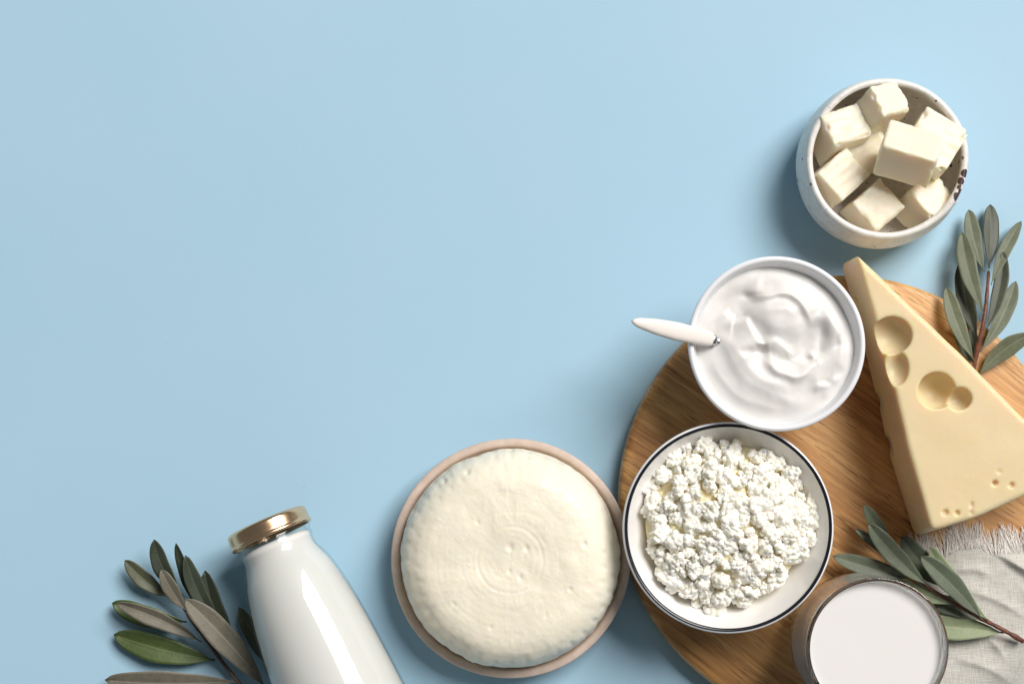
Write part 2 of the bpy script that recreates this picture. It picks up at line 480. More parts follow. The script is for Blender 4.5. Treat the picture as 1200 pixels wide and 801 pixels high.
# butter bowl --------------------------------------------------------
BBZ = 0.036
bb = P(1040, 185.5, BBZ); bb[2] = 0
rb_rim, rb_belly = mm(95, BBZ), mm(98.5, 0.015)
def sh(t):
    pts = [(0, 0.0315), (0.10, 0.0370), (0.25, 0.0418), (0.42, rb_belly), (0.65, rb_belly - 0.0002), (0.85, rb_rim + 0.0010), (1.0, rb_rim)]
    for (a, ra), (b, rb_) in zip(pts, pts[1:]):
        if t <= b:
            u = (t - a) / (b - a); u = u * u * (3 - 2 * u) if False else u
            return ra + (rb_ - ra) * u
    return pts[-1][1]
_ts = np.linspace(0, 1, 60); _s = np.array([sh(t) for t in _ts])
for _ in range(60): _s[1:-1] = 0.25 * _s[:-2] + 0.5 * _s[1:-1] + 0.25 * _s[2:]
shb = lambda t: float(np.interp(t, _ts, _s))
spots = []
for (px, py, z, rad) in [(1131, 203, .034, .0021), (1126, 212, .031, .0019), (1123, 190, .031, .0011), (1129.5, 188, .034, .0012), (1124, 219, .032, .0012),
                         (1123, 231, .0355, .0027), (1126, 225, .036, .0018), (1069, 255, .010, .0012), (1062, 262, .011, .0010), (1049, 266, .013, .0009), (1041, 268, .014, .0008),
                         (1097, 118, .036, .0010), (1114, 194, .027, .0009), (948, 148, .036, .0009), (946, 154, .034, .0012), (970, 120, .036, .0008), (1093, 265, .035, .0010)]:
    # drop the spot on the inner wall (or on the rim) along the line of sight
    best = None
    for zz in np.linspace(0.010, BBZ, 60):
        q = P(px, py, zz) - bb
        gap = abs(math.hypot(q[0], q[1]) - (shb((zz - 0.003) / (BBZ - 0.003)) - (0.0036 if zz < BBZ - 0.001 else 0.0018)))
        if best is None or gap < best[0]: best = (gap, q)
    spots.append((tuple(best[1]), rad))
MAT_SPECK = speckled(spots)
wob = lambda a, z: 0.006 * math.sin(2 * a + 0.6) + 0.004 * math.sin(3 * a + 2.0) + 0.002 * math.sin(7 * a)
vv, ff = lathe(bowl_profile(0.030, rb_rim, BBZ, 0.0036, shb, 0.003), 160, wob)
vv[:, 2] += 0.0006 * np.sin(3 * np.arctan2(vv[:, 1], vv[:, 0]) + 1) * (vv[:, 2] > 0.02)
butter_bowl = mk('butter_bowl', vv + bb, ff, MAT_SPECK, bb)
tag(butter_bowl, 'small rough white stoneware bowl with dark brown speckles holding butter cubes', 'bowl')

# cream bowl ---------------------------------------------------------
CBZ, CBH = 0.066, 0.051
cb = P(910.5, 402.5, CBZ); cb[2] = BZ
rc = mm(103.5, CBZ)
shc = lambda t: 0.022 + (rc - 0.022) * (t ** 0.62)
vv, ff = lathe(bowl_profile(0.021, rc, CBH, 0.0030, shc, 0.004), 180, lambda a, z: 0.010 * math.cos(2 * a + 0.9))
cream_bowl = mk('cream_bowl', vv + cb, ff, MAT_WHITE, cb)
tag(cream_bowl, 'plain glossy white bowl filled with swirled thick sour cream', 'bowl')

# curd bowl ----------------------------------------------------------
KZ, KH = 0.054, 0.039
kb = P(853.5, 618, KZ); kb[2] = BZ
rk = mm(124, KZ)
shk = lambda t: 0.026 + (rk - 0.026) * (t ** 0.72)
kprof = bowl_profile(0.025, rk, KH, 0.0026, shk, 0.004)
vv, ff = lathe(kprof, 200)
curd_bowl = mk('curd_bowl', vv + kb, ff, MAT_ENAMEL, kb)
tag(curd_bowl, 'white enamel bowl with thin black rim holding cottage cheese', 'bowl')
# black band: a thin sleeve over the top and inside of the rim
band, zt = [], KH - 0.0013
for a in np.linspace(80, 146, 10):
    band.append((rk - 0.0013 + 0.00155 * math.cos(math.radians(a)), zt + 0.00155 * math.sin(math.radians(a))))
inn = [(r - 0.0006 * (r - rk + 0.0013) / 0.0016, z - 0.0007) for r, z in band][::-1]
vv, ff = lathe(band + inn, 200, closed=True)
mk('rim_band', vv + kb, ff, MAT_BLACK, kb, curd_bowl)

# plate of the cheese wheel ------------------------------------------
PZ = 0.020
pc = P(598.5, 654, PZ); pc[2] = 0
rp = mm(140.5, PZ)
pp = [(0, 0.001), (0.040, 0.001), (0.041, 0.0), (0.045, 0.0), (0.0465, 0.0015), (0.051, 0.0045), (0.056, 0.0095), (rp - 0.0022, 0.0160), (rp - 0.0006, 0.0185),
      (rp, 0.0193), (rp - 0.0006, 0.0200), (rp - 0.0022, 0.0203), (rp - 0.0040, 0.0198), (rp - 0.0058, 0.0165), (0.0525, 0.0100), (0.048, 0.0068), (0.042, 0.0058), (0, 0.0056)]
vv, ff = lathe(smooth_profile(pp, 3), 180, lambda a, z: 0.004 * math.sin(2 * a) + 0.002 * math.sin(5 * a + 1))
plate = mk('cheese_plate', vv + pc, ff, MAT_CLAY, pc)
tag(plate, 'shallow pinkish beige plate under the round cheese wheel', 'plate')

# cheese wheel --------------------------------------------------------
def cheese_wheel():
    zc = 0.0075; H = 0.040; R = 0.0560
    c = P(598.5, 654.5, 0.03); c[2] = 0
    prof = [(0, zc), (R * 0.75, zc), (R * 0.90, zc + 0.0025), (R * 0.965, zc + 0.007), (R, zc + 0.013), (R * 1.000, zc + 0.018), (R * 0.985, zc + 0.0238),
            (R * 0.950, zc + 0.0292), (R * 0.895, zc + 0.0336), (R * 0.82, zc + 0.0368), (R * 0.70, zc + H - 0.0009), (R * 0.45, zc + H + 0.0003), (R * 0.2, zc + H), (0, zc + H - 0.0002)]
    prof = smooth_profile(prof, 12)
    # even resampling so that the relief has vertices to live on
    pr = np.array(prof); d = np.r_[0, np.cumsum(np.hypot(*np.diff(pr, axis=0).T))]
    s = np.linspace(0, d[-1], 260); pr = np.c_[np.interp(s, d, pr[:, 0]), np.interp(s, d, pr[:, 1])]
    pr[0, 0] = 0; pr[-1, 0] = 0
    seg = 460
    vv, ff = lathe([tuple(p) for p in pr], seg)
    r = np.hypot(vv[:, 0], vv[:, 1]); a = np.arctan2(vv[:, 1], vv[:, 0]); z = vv[:, 2]
    nrm = np.zeros_like(vv)
    rim = np.clip((r / R - 0.70) / 0.25, 0, 1)
    nrm[:, 0] = np.cos(a) * rim; nrm[:, 1] = np.sin(a) * rim; nrm[:, 2] = np.where(z > zc + 0.016, 1 - rim * 0.7, -0.2)
    up = np.clip((z - zc - 0.018) / 0.012, 0, 1)
    h = np.zeros(len(vv))
    q = np.c_[vv[:, 0] * 60, vv[:, 1] * 60, z * 60]
    h += 0.00060 * fbm(q, 2, 3)
    h += 0.00012 * fbm(q * 4.5, 3, 9)
    h += 0.00004 * fbm(q * 18, 2, 5)
    # concentric marks of the basket bottom
    rw = r + 0.0008 * vnoise(np.c_[vv[:, 0] * 90, vv[:, 1] * 90, z * 0], 4)
    top = np.clip((0.86 - r / R) / 0.1, 0, 1) * up
    h += top * (0.00004 * np.cos(rw / 0.0030 * 2 * math.pi) * np.clip(0.4 + vnoise(q * 1.3, 31), 0, 1))
    h -= top * 0.00015 * np.exp(-((rw - 0.0168) / 0.0006) ** 2)
    h -= top * 0.00008 * np.exp(-((rw - 0.0245) / 0.0006) ** 2)
    # weave bumps in two broken rings
    for (r0, w, k, amp, sd) in [(0.0285, 0.0016, 34, 0.00034, 51), (0.0350, 0.0017, 42, 0.00030, 52), (0.0222, 0.0014, 26, 0.00022, 53), (0.0415, 0.0018, 48, 0.0003, 54)]:
        br = np.clip(vnoise(np.c_[np.cos(a) * 2.2, np.sin(a) * 2.2, 0 * a + r0 * 300], sd) + 0.15, 0, 1)
        h += 0.5 * top * amp * np.exp(-((rw - r0) / w) ** 2) * np.clip(np.cos(k * a + 0.5 * np.sin(9 * a)), 0, 1) ** 2 * br * 1.6
    # dimples pressed round the shoulder by the mould
    for (s0, w, k, amp, ph) in [(0.030, 0.0030, 40, 0.00075, 0.0), (0.0365, 0.0019, 40, 0.0006, 0.08), (0.0205, 0.0040, 40, 0.0011, 0.0)]:
        zz = z - zc
        br = 0.55 + 0.45 * vnoise(np.c_[np.cos(a) * 3, np.sin(a) * 3, 0 * a + s0 * 500], 61)
        m_ = np.exp(-((zz - s0) / w) ** 2) * np.clip((r / R - 0.78) / 0.08, 0, 1)
        h -= amp * m_ * np.clip(np.cos(k * (a + ph)), 0, 1) * br
    # ridge ring on the shoulder
    h -= 0.0005 * np.exp(-((r / R - 0.885) / 0.045) ** 2) * up * (0.6 + 0.5 * np.cos(a - math.radians(215)))
    # small pits
    for (px, py, rad, dep) in [(598, 641, .0014, .0008), (617, 642, .0013, .0008), (597, 669, .0010, .0006), (610, 676, .0010, .0005), (685, 637, .0011, .0010), (668, 690, .0010, .0006),
                               (547, 552, .0012, .0009), (518, 561, .0012, .0009), (532, 708, .001, .0005), (560, 612, .0009, .0004), (640, 720, .0009, .0004), (575, 735, .001, .0004)]:
        w = P(px, py, zc + H) - c
        dd = np.hypot(vv[:, 0] - w[0], (vv[:, 1] - w[1]) * 0.8)
        h -= dep * np.exp(-(dd / rad) ** 2) * up
    vv = vv + nrm * h[:, None]
    o = mk('round_cheese', vv + np.array([c[0], c[1], 0]), ff, MAT_WHEEL, (c[0], c[1], 0))
    tag(o, 'round ivory fresh cheese wheel with basket marks on beige plate', 'cheese')
cheese_wheel()

# ------------------------------------------------------------------ sour cream
def polyline_d(X, Y, pts):
    """Distance, signed side and 0..1 position of each grid point to a polyline (Catmull-Rom smoothed)."""
    pts = np.array(pts, float); sm = []
    n = len(pts)
    for i in range(n - 1):
        p0, p1, p2, p3 = pts[max(i - 1, 0)], pts[i], pts[i + 1], pts[min(i + 2, n - 1)]
        for t in np.linspace(0, 1, 8, endpoint=False):
            sm.append(0.5 * (2 * p1 + (-p0 + p2) * t + (2 * p0 - 5 * p1 + 4 * p2 - p3) * t * t + (-p0 + 3 * p1 - 3 * p2 + p3) * t ** 3))
    sm.append(pts[-1]); sm = np.array(sm)
    best = np.full(X.shape, 1e9); side = np.zeros_like(X); pos = np.zeros_like(X); m_ = len(sm) - 1
    for i in range(m_):
        a, b = sm[i], sm[i + 1]; d = b - a; L = d @ d + 1e-12
        t = np.clip(((X - a[0]) * d[0] + (Y - a[1]) * d[1]) / L, 0, 1)
        qx, qy = X - a[0] - t * d[0], Y - a[1] - t * d[1]
        dist = np.hypot(qx, qy); k = dist < best
        best = np.where(k, dist, best); side = np.where(k, np.sign(d[0] * qy - d[1] * qx), side); pos = np.where(k, (i + t) / m_, pos)
    return best, side, pos

def sour_cream():
    zl = 0.0455                            # level above the bowl foot
    tt = lambda z: (z - 0.004) / (CBH - 0.004 - 0.0015)
    rin = shc(tt(zl)) - 0.0030
    N, A = 150, 300
    rr = np.linspace(0, 1, N) ** 0.8
    V = []; 
    ang = np.linspace(0, 2 * math.pi, A, endpoint=False)
    RR, AA = np.meshgrid(rr, ang, indexing='ij')
    wobr = 1 + 0.010 * np.cos(2 * AA + 0.9)
    X = RR * rin * wobr * np.cos(AA); Y = RR * rin * wobr * np.sin(AA)
    # photo coordinates (zoomed crop: 3.642 per px from 790,290)
    zw = BZ + zl
    s = (D - zw) / D
    PX = ((X + cb[0]) / (K * s) + VX - 790) * 3.642
    PY = (VY - (Y + cb[1]) / (K * s) - 290) * 3.642
    wn = np.stack([PX / 90, PY / 90, 0 * PX], -1)
    PXw = PX + 12 * vnoise(wn, 5) + 2.5 * vnoise(wn * 2.7, 6); PYw = PY + 12 * vnoise(wn, 7) + 2.5 * vnoise(wn * 2.7, 8)
    h = 0.0010 * fbm(np.stack([PX / 170, PY / 170, 0 * PX], -1), 2, 2) * 1.0
    # central mound
    h += 0.0056 * np.exp(-(((PXw - 450) / 120) ** 2 + ((PYw - 310) / 95) ** 2) ** 1.3)
    h += 0.0014 * np.exp(-(((PXw - 690) / 70) ** 2 + ((PYw - 400) / 150) ** 2))
    # spoon marks: (points, height, width on the left side, width on the right side) in px of the crop
    strokes = [
        ([(285, 178), (330, 200), (385, 205), (440, 188), (500, 200), (545, 245), (572, 300), (580, 350)], 0.0024, 11, 38),
        ([(300, 290), (312, 345), (335, 392), (366, 418)], 0.0020, 40, 9),
        ([(366, 418), (420, 405), (470, 425), (515, 470)], 0.0016, 34, 10),
        ([(372, 450), (405, 495), (445, 535), (500, 552), (550, 540), (580, 500), (588, 462)], 0.0019, 12, 34),
        ([(185, 395), (235, 440), (285, 510), (330, 570), (400, 615), (480, 650), (560, 665)], 0.0016, 20, 46),
        ([(160, 450), (210, 545), (280, 620), (370, 670), (460, 700)], 0.0008, 16, 34),
        ([(230, 400), (290, 450), (340, 530), (410, 580), (490, 605)], 0.0008, 16, 30),
        ([(628, 265), (655, 315), (690, 360), (718, 402)], 0.0021, 30, 9),
        ([(590, 585), (640, 590), (690, 565), (745, 540), (770, 520)], 0.0014, 22, 8),
        ([(620, 650), (690, 620), (750, 570), (785, 510)], 0.0012, 18, 12),
        ([(200, 270), (225, 300), (255, 308)], 0.0010, 26, 8),
        ([(180, 210), (260, 150), (360, 120), (470, 125), (580, 170), (660, 240)], 0.0009, 24, 24),
        ([(600, 440), (610, 500), (600, 560), (615, 620)], 0.0013, 12, 40),
        ([(720, 420), (740, 470), (720, 530)], 0.0009, 20, 12),
        ([(300, 300), (380, 260), (470, 250), (530, 300)], 0.0009, 16, 30),
    ]
    for pts, amp, wl, wr in strokes:
        d, sd, pos = polyline_d(PXw, PYw, pts)
        w = np.where(sd > 0, wl, wr)
        tap = np.clip(np.minimum(pos, 1 - pos) / 0.22, 0, 1); tap = tap * tap * (3 - 2 * tap)
        h += 1.15 * amp * np.exp(-(d / (w * np.where(w > 18, 1.9, 1.7))) ** 1.8) * tap
    h += 0.0014 * np.exp(-(((PX - 215) / 50) ** 2 + ((PY - 402) / 38) ** 2))
    # hollows
    for (x, y, w1, w2, a_) in [(350, 440, 55, 18, .0018), (330, 205, 45, 14, .0012), (470, 480, 60, 34, .0015), (645, 580, 40, 12, .0012), (560, 420, 30, 60, .0008), (620, 380, 22, 70, .0010), (150, 400, 60, 30, .0008)]:
        h -= a_ * np.exp(-(((PXw - x) / w1) ** 2 + ((PYw - y) / w2) ** 2))
    # curled peaks
    for (x, y, w, a_) in [(366, 412, 12, .0016), (588, 462, 13, .0016), (712, 398, 14, .0012)]:
        h += a_ * np.exp(-(((PX - x) / w) ** 2 + ((PY - y) / w) ** 2))
    h += 0.00004 * fbm(np.stack([PX / 22, PY / 22, 0 * PX], -1), 2, 12)
    edge = np.clip((1 - RR) / 0.20, 0, 1); edge = edge * edge * (3 - 2 * edge)
    Z = zl - 0.0006 + 1.35 * h * edge + 0.0010 * (1 - edge) * fbm(np.stack([np.cos(AA) * 2, np.sin(AA) * 2, 0 * AA], -1), 3, 8) - 0.001 * (1 - edge)
    for _ in range(3):
        Z[1:-1] = 0.25 * Z[:-2] + 0.5 * Z[1:-1] + 0.25 * Z[2:]
        Z = 0.25 * np.roll(Z, 1, 1) + 0.5 * Z + 0.25 * np.roll(Z, -1, 1)
    # wall contact follows the bowl inside (just inside its skin)
    Vt = np.stack([X, Y, Z], -1)
    V = list(Vt.reshape(-1, 3)); F = []
    for i in range(N - 1):
        for j in range(A):
            k = (j + 1) % A
            if i == 0: F.append((0 * A, (i + 1) * A + j, (i + 1) * A + k))
            else: F.append((i * A + j, (i + 1) * A + j, (i + 1) * A + k, i * A + k))
    last = (N - 1) * A; prev = list(range(last, last + A))
    for z in (0.034, 0.026, 0.018, 0.012):
        r = (shc(tt(z)) - 0.0034) * (0.92 if z < 0.015 else 1)
        st = len(V)
        for j in range(A): V.append((r * math.cos(ang[j]) * (1 + 0.01 * math.cos(2 * ang[j] + 0.9)), r * math.sin(ang[j]) * (1 + 0.01 * math.cos(2 * ang[j] + 0.9)), z))
        cur = list(range(st, st + A))
        for j in range(A):
            k = (j + 1) % A; F.append((prev[j], cur[j], cur[k], prev[k]))
        prev = cur
    F.append(tuple(prev[::-1]))
    V = np.array(V)
    o = mk('sour_cream', V + cb, F, MAT_CREAM, cb)
    # unused duplicates of the pole
    bm = bmesh.new(); bm.from_mesh(o.data)
    bmesh.ops.delete(bm, geom=[v for v in bm.verts if not v.link_faces], context='VERTS')
    bm.to_mesh(o.data); bm.free()
    tag(o, 'thick white sour cream swirled by the spoon in plain white bowl', 'sour cream')
sour_cream()

# spoon ---------------------------------------------------------------
def spoon():
    a = P(740.5, 376, 0.0810); b = P(833.5, 397.5, 0.0632)
    root = empty('spoon', b)
    tag(root, 'small spoon with ivory handle and steel neck stuck in the sour cream', 'spoon')
    ax = b - a
    def loft(name, ts, ws, th, mat, flat_bottom=False):
        V, F = [], []; seg = 24
        side = np.cross(ax, (0, 0, 1)); side /= np.linalg.norm(side); up = np.cross(side, ax); up /= np.linalg.norm(up)
        for t, w, h in zip(ts, ws, th):
            c = a + ax * t - np.array([0, 0, 0.034]) * max(0, t - 1.05)
            for j in range(seg):
                q = 2 * math.pi * j / seg
                ca, sa = math.cos(q), math.sin(q)
                e = 0.75
                V.append(c + side * mm(w / 2, .07) * math.copysign(abs(ca) ** e, ca) + up * h * math.copysign(abs(sa) ** e, sa))
        for i in range(len(ts) - 1):
            for j in range(seg):
                k = (j + 1) % seg; F.append((i * seg + j, i * seg + k, (i + 1) * seg + k, (i + 1) * seg + j))
        F.append(tuple(range(seg))); F.append(tuple(range((len(ts) - 1) * seg, len(ts) * seg))[::-1])
        return mk(name, V, F, mat, b, root)
    ts = np.linspace(0, 1, 40)
    ws = np.interp(ts, [0, .015, .05, .12, .3, .55, .8, .97, 1], [3, 7, 10, 13, 18.5, 22, 20, 17.5, 16])
    for _ in range(3): ws[1:-1] = .25 * ws[:-2] + .5 * ws[1:-1] + .25 * ws[2:]
    th = np.interp(ts, [0, .03, .15, .6, 1], [.0006, .0014, .0022, .0028, .0026])
    loft('handle', ts, ws, th, MAT_IVORY)
    loft('ferrule', [0.995, 1.0, 1.05, 1.065, 1.07], [11.5, 13, 12, 11, 9], [.0018, .0020, .0019, .0017, .001], MAT_STEEL)
    loft('neck', [1.06, 1.15, 1.3, 1.45], [8, 6, 6, 8], [.0014, .0010, .0010, .0008], MAT_STEEL)
    loft('bowl', [1.42, 1.46, 1.55, 1.7, 1.8, 1.87, 1.9], [8, 16, 30, 36, 30, 16, 4], [.0006, .0012, .0022, .0026, .0020, .001, .0004], MAT_STEEL)
spoon()

# ------------------------------------------------------------------ cottage cheese
def lump_mesh(name, R, nblob, rmin, rmax, seed, vox):
    rng = np.random.default_rng(seed)
    bm = bmesh.new()
    def blob(c, r, sub=2):
        g = bmesh.ops.create_icosphere(bm, subdivisions=sub, radius=r)
        sc = rng.uniform(0.8, 1.25, 3)
        for v_ in g['verts']: v_.co = Vector((v_.co.x * sc[0] + c[0], v_.co.y * sc[1] + c[1], v_.co.z * sc[2] + c[2]))
    blob((0, 0, 0), R * 0.72)
    for i in range(nblob):
        d = rng.normal(size=3); d /= np.linalg.norm(d); d[2] *= 0.75
        blob(d * R * rng.uniform(0.55, 1.0), rng.uniform(rmin, rmax), 1)
    me = bpy.data.meshes.new(name); bm.to_mesh(me); bm.free()
    o = bpy.data.objects.new(name, me); COL.objects.link(o)
    r = o.modifiers.new('r', 'REMESH'); r.mode = 'VOXEL'; r.voxel_size = vox
    s = o.modifiers.new('s', 'SMOOTH'); s.factor = 0.5; s.iterations = 1
    me2 = baked(o); me2.name = name
    co = np.empty(len(me2.vertices) * 3); me2.vertices.foreach_get('co', co); co = co.reshape(-1, 3)
    nn = np.empty(len(me2.vertices) * 3, dtype=np.float32); me2.vertex_normals.foreach_get('vector', nn); nn = nn.reshape(-1, 3)
    co = co + nn * (0.00016 * fbm(co * 650, 2, seed))[:, None]
    me2.vertices.foreach_set('co', co.ravel()); me2.update()
    me2.materials.clear(); me2.materials.append(MAT_CURD)
    return me2

def cottage_cheese():
    c = P(853, 612, 0.052); c[2] = BZ
    R = mm(105, 0.052)
    zmound = lambda r: 0.0262 + 0.0150 * max(0, 1 - (r / R) ** 2.2)     # above the bowl foot
    # the mass underneath, filling the bowl
    tt = lambda z: (z - 0.004) / (KH - 0.004 - 0.0013)
    off = c - kb
    N, A = 60, 160; V = []; F = []
    ang = np.linspace(0, 2 * math.pi, A, endpoint=False); rr = np.linspace(0, 1, N)
    RR, AA = np.meshgrid(rr, ang, indexing='ij')
    X = RR * R * 0.90 * np.cos(AA); Y = RR * R * 0.90 * np.sin(AA)
    Zm = 0.0252 + 0.0150 * np.clip(1 - RR ** 2.2, 0, 1)
    pz = np.stack([X * 260, Y * 260, 0 * X], -1)
    Zm = Zm + 0.0013 * fbm(pz, 3, 4) + 0.0004 * fbm(pz * 4, 2, 5)
    V = list(np.stack([X, Y, Zm], -1).reshape(-1, 3))
    for i in range(N - 1):
        for j in range(A):
            k = (j + 1) % A
            if i == 0: F.append((0, A + j, A + k))
            else: F.append((i * A + j, (i + 1) * A + j, (i + 1) * A + k, i * A + k))
    prev = list(range((N - 1) * A, N * A))
    for z in (0.014, 0.009):
        r = min(R * 0.88, shk(tt(z)) - 0.0045); st = len(V)
        for j in range(A): V.append((r * math.cos(ang[j]), r * math.sin(ang[j]), z))
        cur = list(range(st, st + A))
        for j in range(A):
            k = (j + 1) % A; F.append((prev[j], cur[j], cur[k], prev[k]))
        prev = cur
    F.append(tuple(prev[::-1]))
    root = mk('cottage_cheese', np.array(V) + c, F, MAT_WHEY_GLOW, c)
    bm = bmesh.new(); bm.from_mesh(root.data)
    bmesh.ops.delete(bm, geom=[v for v in bm.verts if not v.link_faces], context='VERTS'); bm.to_mesh(root.data); bm.free()
    tag(root, 'heap of crumbly white cottage cheese curds in black rimmed bowl', 'cottage cheese')
    big = [lump_mesh('curd', 0.0050, 130, 0.0008, 0.0016, 100 + i, 0.00028) for i in range(6)]
    small = [lump_mesh('curd', 0.0023, 22, 0.0006, 0.0011, 200 + i, 0.00026) for i in range(6)]
    rng = np.random.default_rng(5); placed = []
    def put(me, x, y, z, s):
        o = link('curd', me, None, c, root)
        o.location = Vector((x, y, z))
        o.rotation_euler = tuple(rng.uniform(0, 6.28, 3)); o.scale = (s * rng.uniform(.85, 1.2), s * rng.uniform(.85, 1.2), s * rng.uniform(.8, 1.05))
    def scatter(kind, n, dmin, smin, smax, rise, rmax):
        k = 0; tries = 0; own = []
        while k < n and tries < 20000:
            tries += 1
            r = R * math.sqrt(rng.uniform(0, rmax ** 2)); a = rng.uniform(0, 2 * math.pi)
            lim = R * (0.97 + 0.07 * math.sin(3 * a + 1) + 0.05 * math.sin(7 * a + 2) + 0.03 * math.sin(13 * a))
            if r > lim - 0.002: continue
            x, y = r * math.cos(a), r * math.sin(a)
            if any((x - q[0]) ** 2 + (y - q[1]) ** 2 < dmin ** 2 for q in own): continue
            own.append((x, y)); k += 1
            put(kind[k % len(kind)], x, y, zmound(r) + rng.uniform(*rise), rng.uniform(smin, smax))
    scatter(big, 100, 0.0062, 0.60, 1.25, (-0.0026, 0.0014), 1.0)
    scatter(small, 196, 0.0031, 0.7, 1.5, (-0.001, 0.0028), 1.02)
cottage_cheese()

# ------------------------------------------------------------------ butter
def butter_cube(px, py, ztop, w, d, h, yaw, tilt, label, seed, chip=0.5, shear=(0, 0)):
    """Block with its top-face centre at photo pixel (px, py) and height ztop; yaw in degrees, tilt = (tx, ty) degrees."""
    rng = np.random.default_rng(seed)
    n_ = 22
    bm = bmesh.new(); bmesh.ops.create_cube(bm, size=2.0)
    bmesh.ops.subdivide_edges(bm, edges=bm.edges[:], cuts=n_, use_grid_fill=True)
    co = np.array([v_.co[:] for v_ in bm.verts])
    # rounded block: superellipsoid-like edge softening
    p = 26.0
    nr = (np.abs(co) ** p).sum(1) ** (1 / p)
    co = co / nr[:, None]
    q = co * np.array([w, d, h]) / 2
    nz = np.stack([fbm(q * 170 + 9 * k + seed * 3.1, 3, seed + k) for k in range(3)], -1)
    q = q + nz * 0.00022 + np.stack([vnoise(q * 60 + seed, seed + 20 + k) for k in range(3)], -1) * 0.00035
    # torn edges: push in where two faces meet and the noise is high
    ed = np.clip((np.sort(np.abs(co), axis=1)[:, 1] - 0.80) / 0.2, 0, 1)
    tear = np.clip(fbm(q * 190 + 5.5 * seed, 3, seed + 40) - 0.02, 0, 1)
    q = q * (1 - (ed * tear * 0.16 * chip)[:, None])
    # knife smear on the top
    sm = np.clip(fbm(np.c_[q[:, 0] * 60, q[:, 1] * 420, q[:, 2] * 60] + seed, 2, seed + 50), -1, 1)
    q[:, 2] += 0.00032 * sm * (co[:, 2] > 0.9)
    q[:, 0] += shear[0] * q[:, 2]; q[:, 1] += shear[1] * q[:, 2]
    q[:, 2] -= h / 2
    Rm = np.array((Euler((math.radians(tilt[0]), math.radians(tilt[1]), 0)).to_matrix() @ Euler((0, 0, math.radians(yaw))).to_matrix()))
    q = q @ Rm.T
    for v_, c_ in zip(bm.verts, q): v_.co = c_
    me = bpy.data.meshes.new('butter_cube'); bm.to_mesh(me); bm.free()
    me.polygons.foreach_set('use_smooth', [True] * len(me.polygons))
    o = link('butter_cube', me, MAT_BUTTER, P(px, py, ztop))
    tag(o, label, 'butter', 'cubes of butter in the speckled bowl')
butter_cube(992, 146, 0.037, .0225, .0185, .024, 20, (-16, 8), 'butter cube at the upper left of the speckled bowl with a torn right corner', 1, 0.9)
butter_cube(1044, 115, 0.041, .0190, .0175, .026, 17, (-20, 22), 'butter cube leaning on the top rim of the bowl, farthest from the cheese wedge', 2, 1.0)
butter_cube(1097, 163, 0.0415, .0255, .0255, .016, -32, (-6, 2), 'wide ragged butter slab against the right rim, partly under the largest block', 3, 1.6)
butter_cube(1020, 178, 0.027, .0210, .0200, .020, 30, (5, 4), 'low butter cube in the middle, mostly buried under the others', 4, 0.8)
butter_cube(989, 204, 0.034, .0215, .0195, .024, 42, (-4, 10), 'butter cube by the lower left rim with a split edge', 5, 0.8)
butter_cube(1030, 240, 0.031, .0205, .0200, .022, 40, (-4, 6), 'square flat topped butter cube nearest the lower rim of the bowl', 6, 0.5)
butter_cube(1095, 229, 0.030, .0205, .0205, .022, 36, (-18, 16), 'butter cube at the lower right rim with a smeared white top', 7, 1.1)
butter_cube(1071, 164, 0.054, .0280, .0195, .021, -20, (-30, 4), 'largest butter block lying on top of the pile in the middle', 8, 0.6)

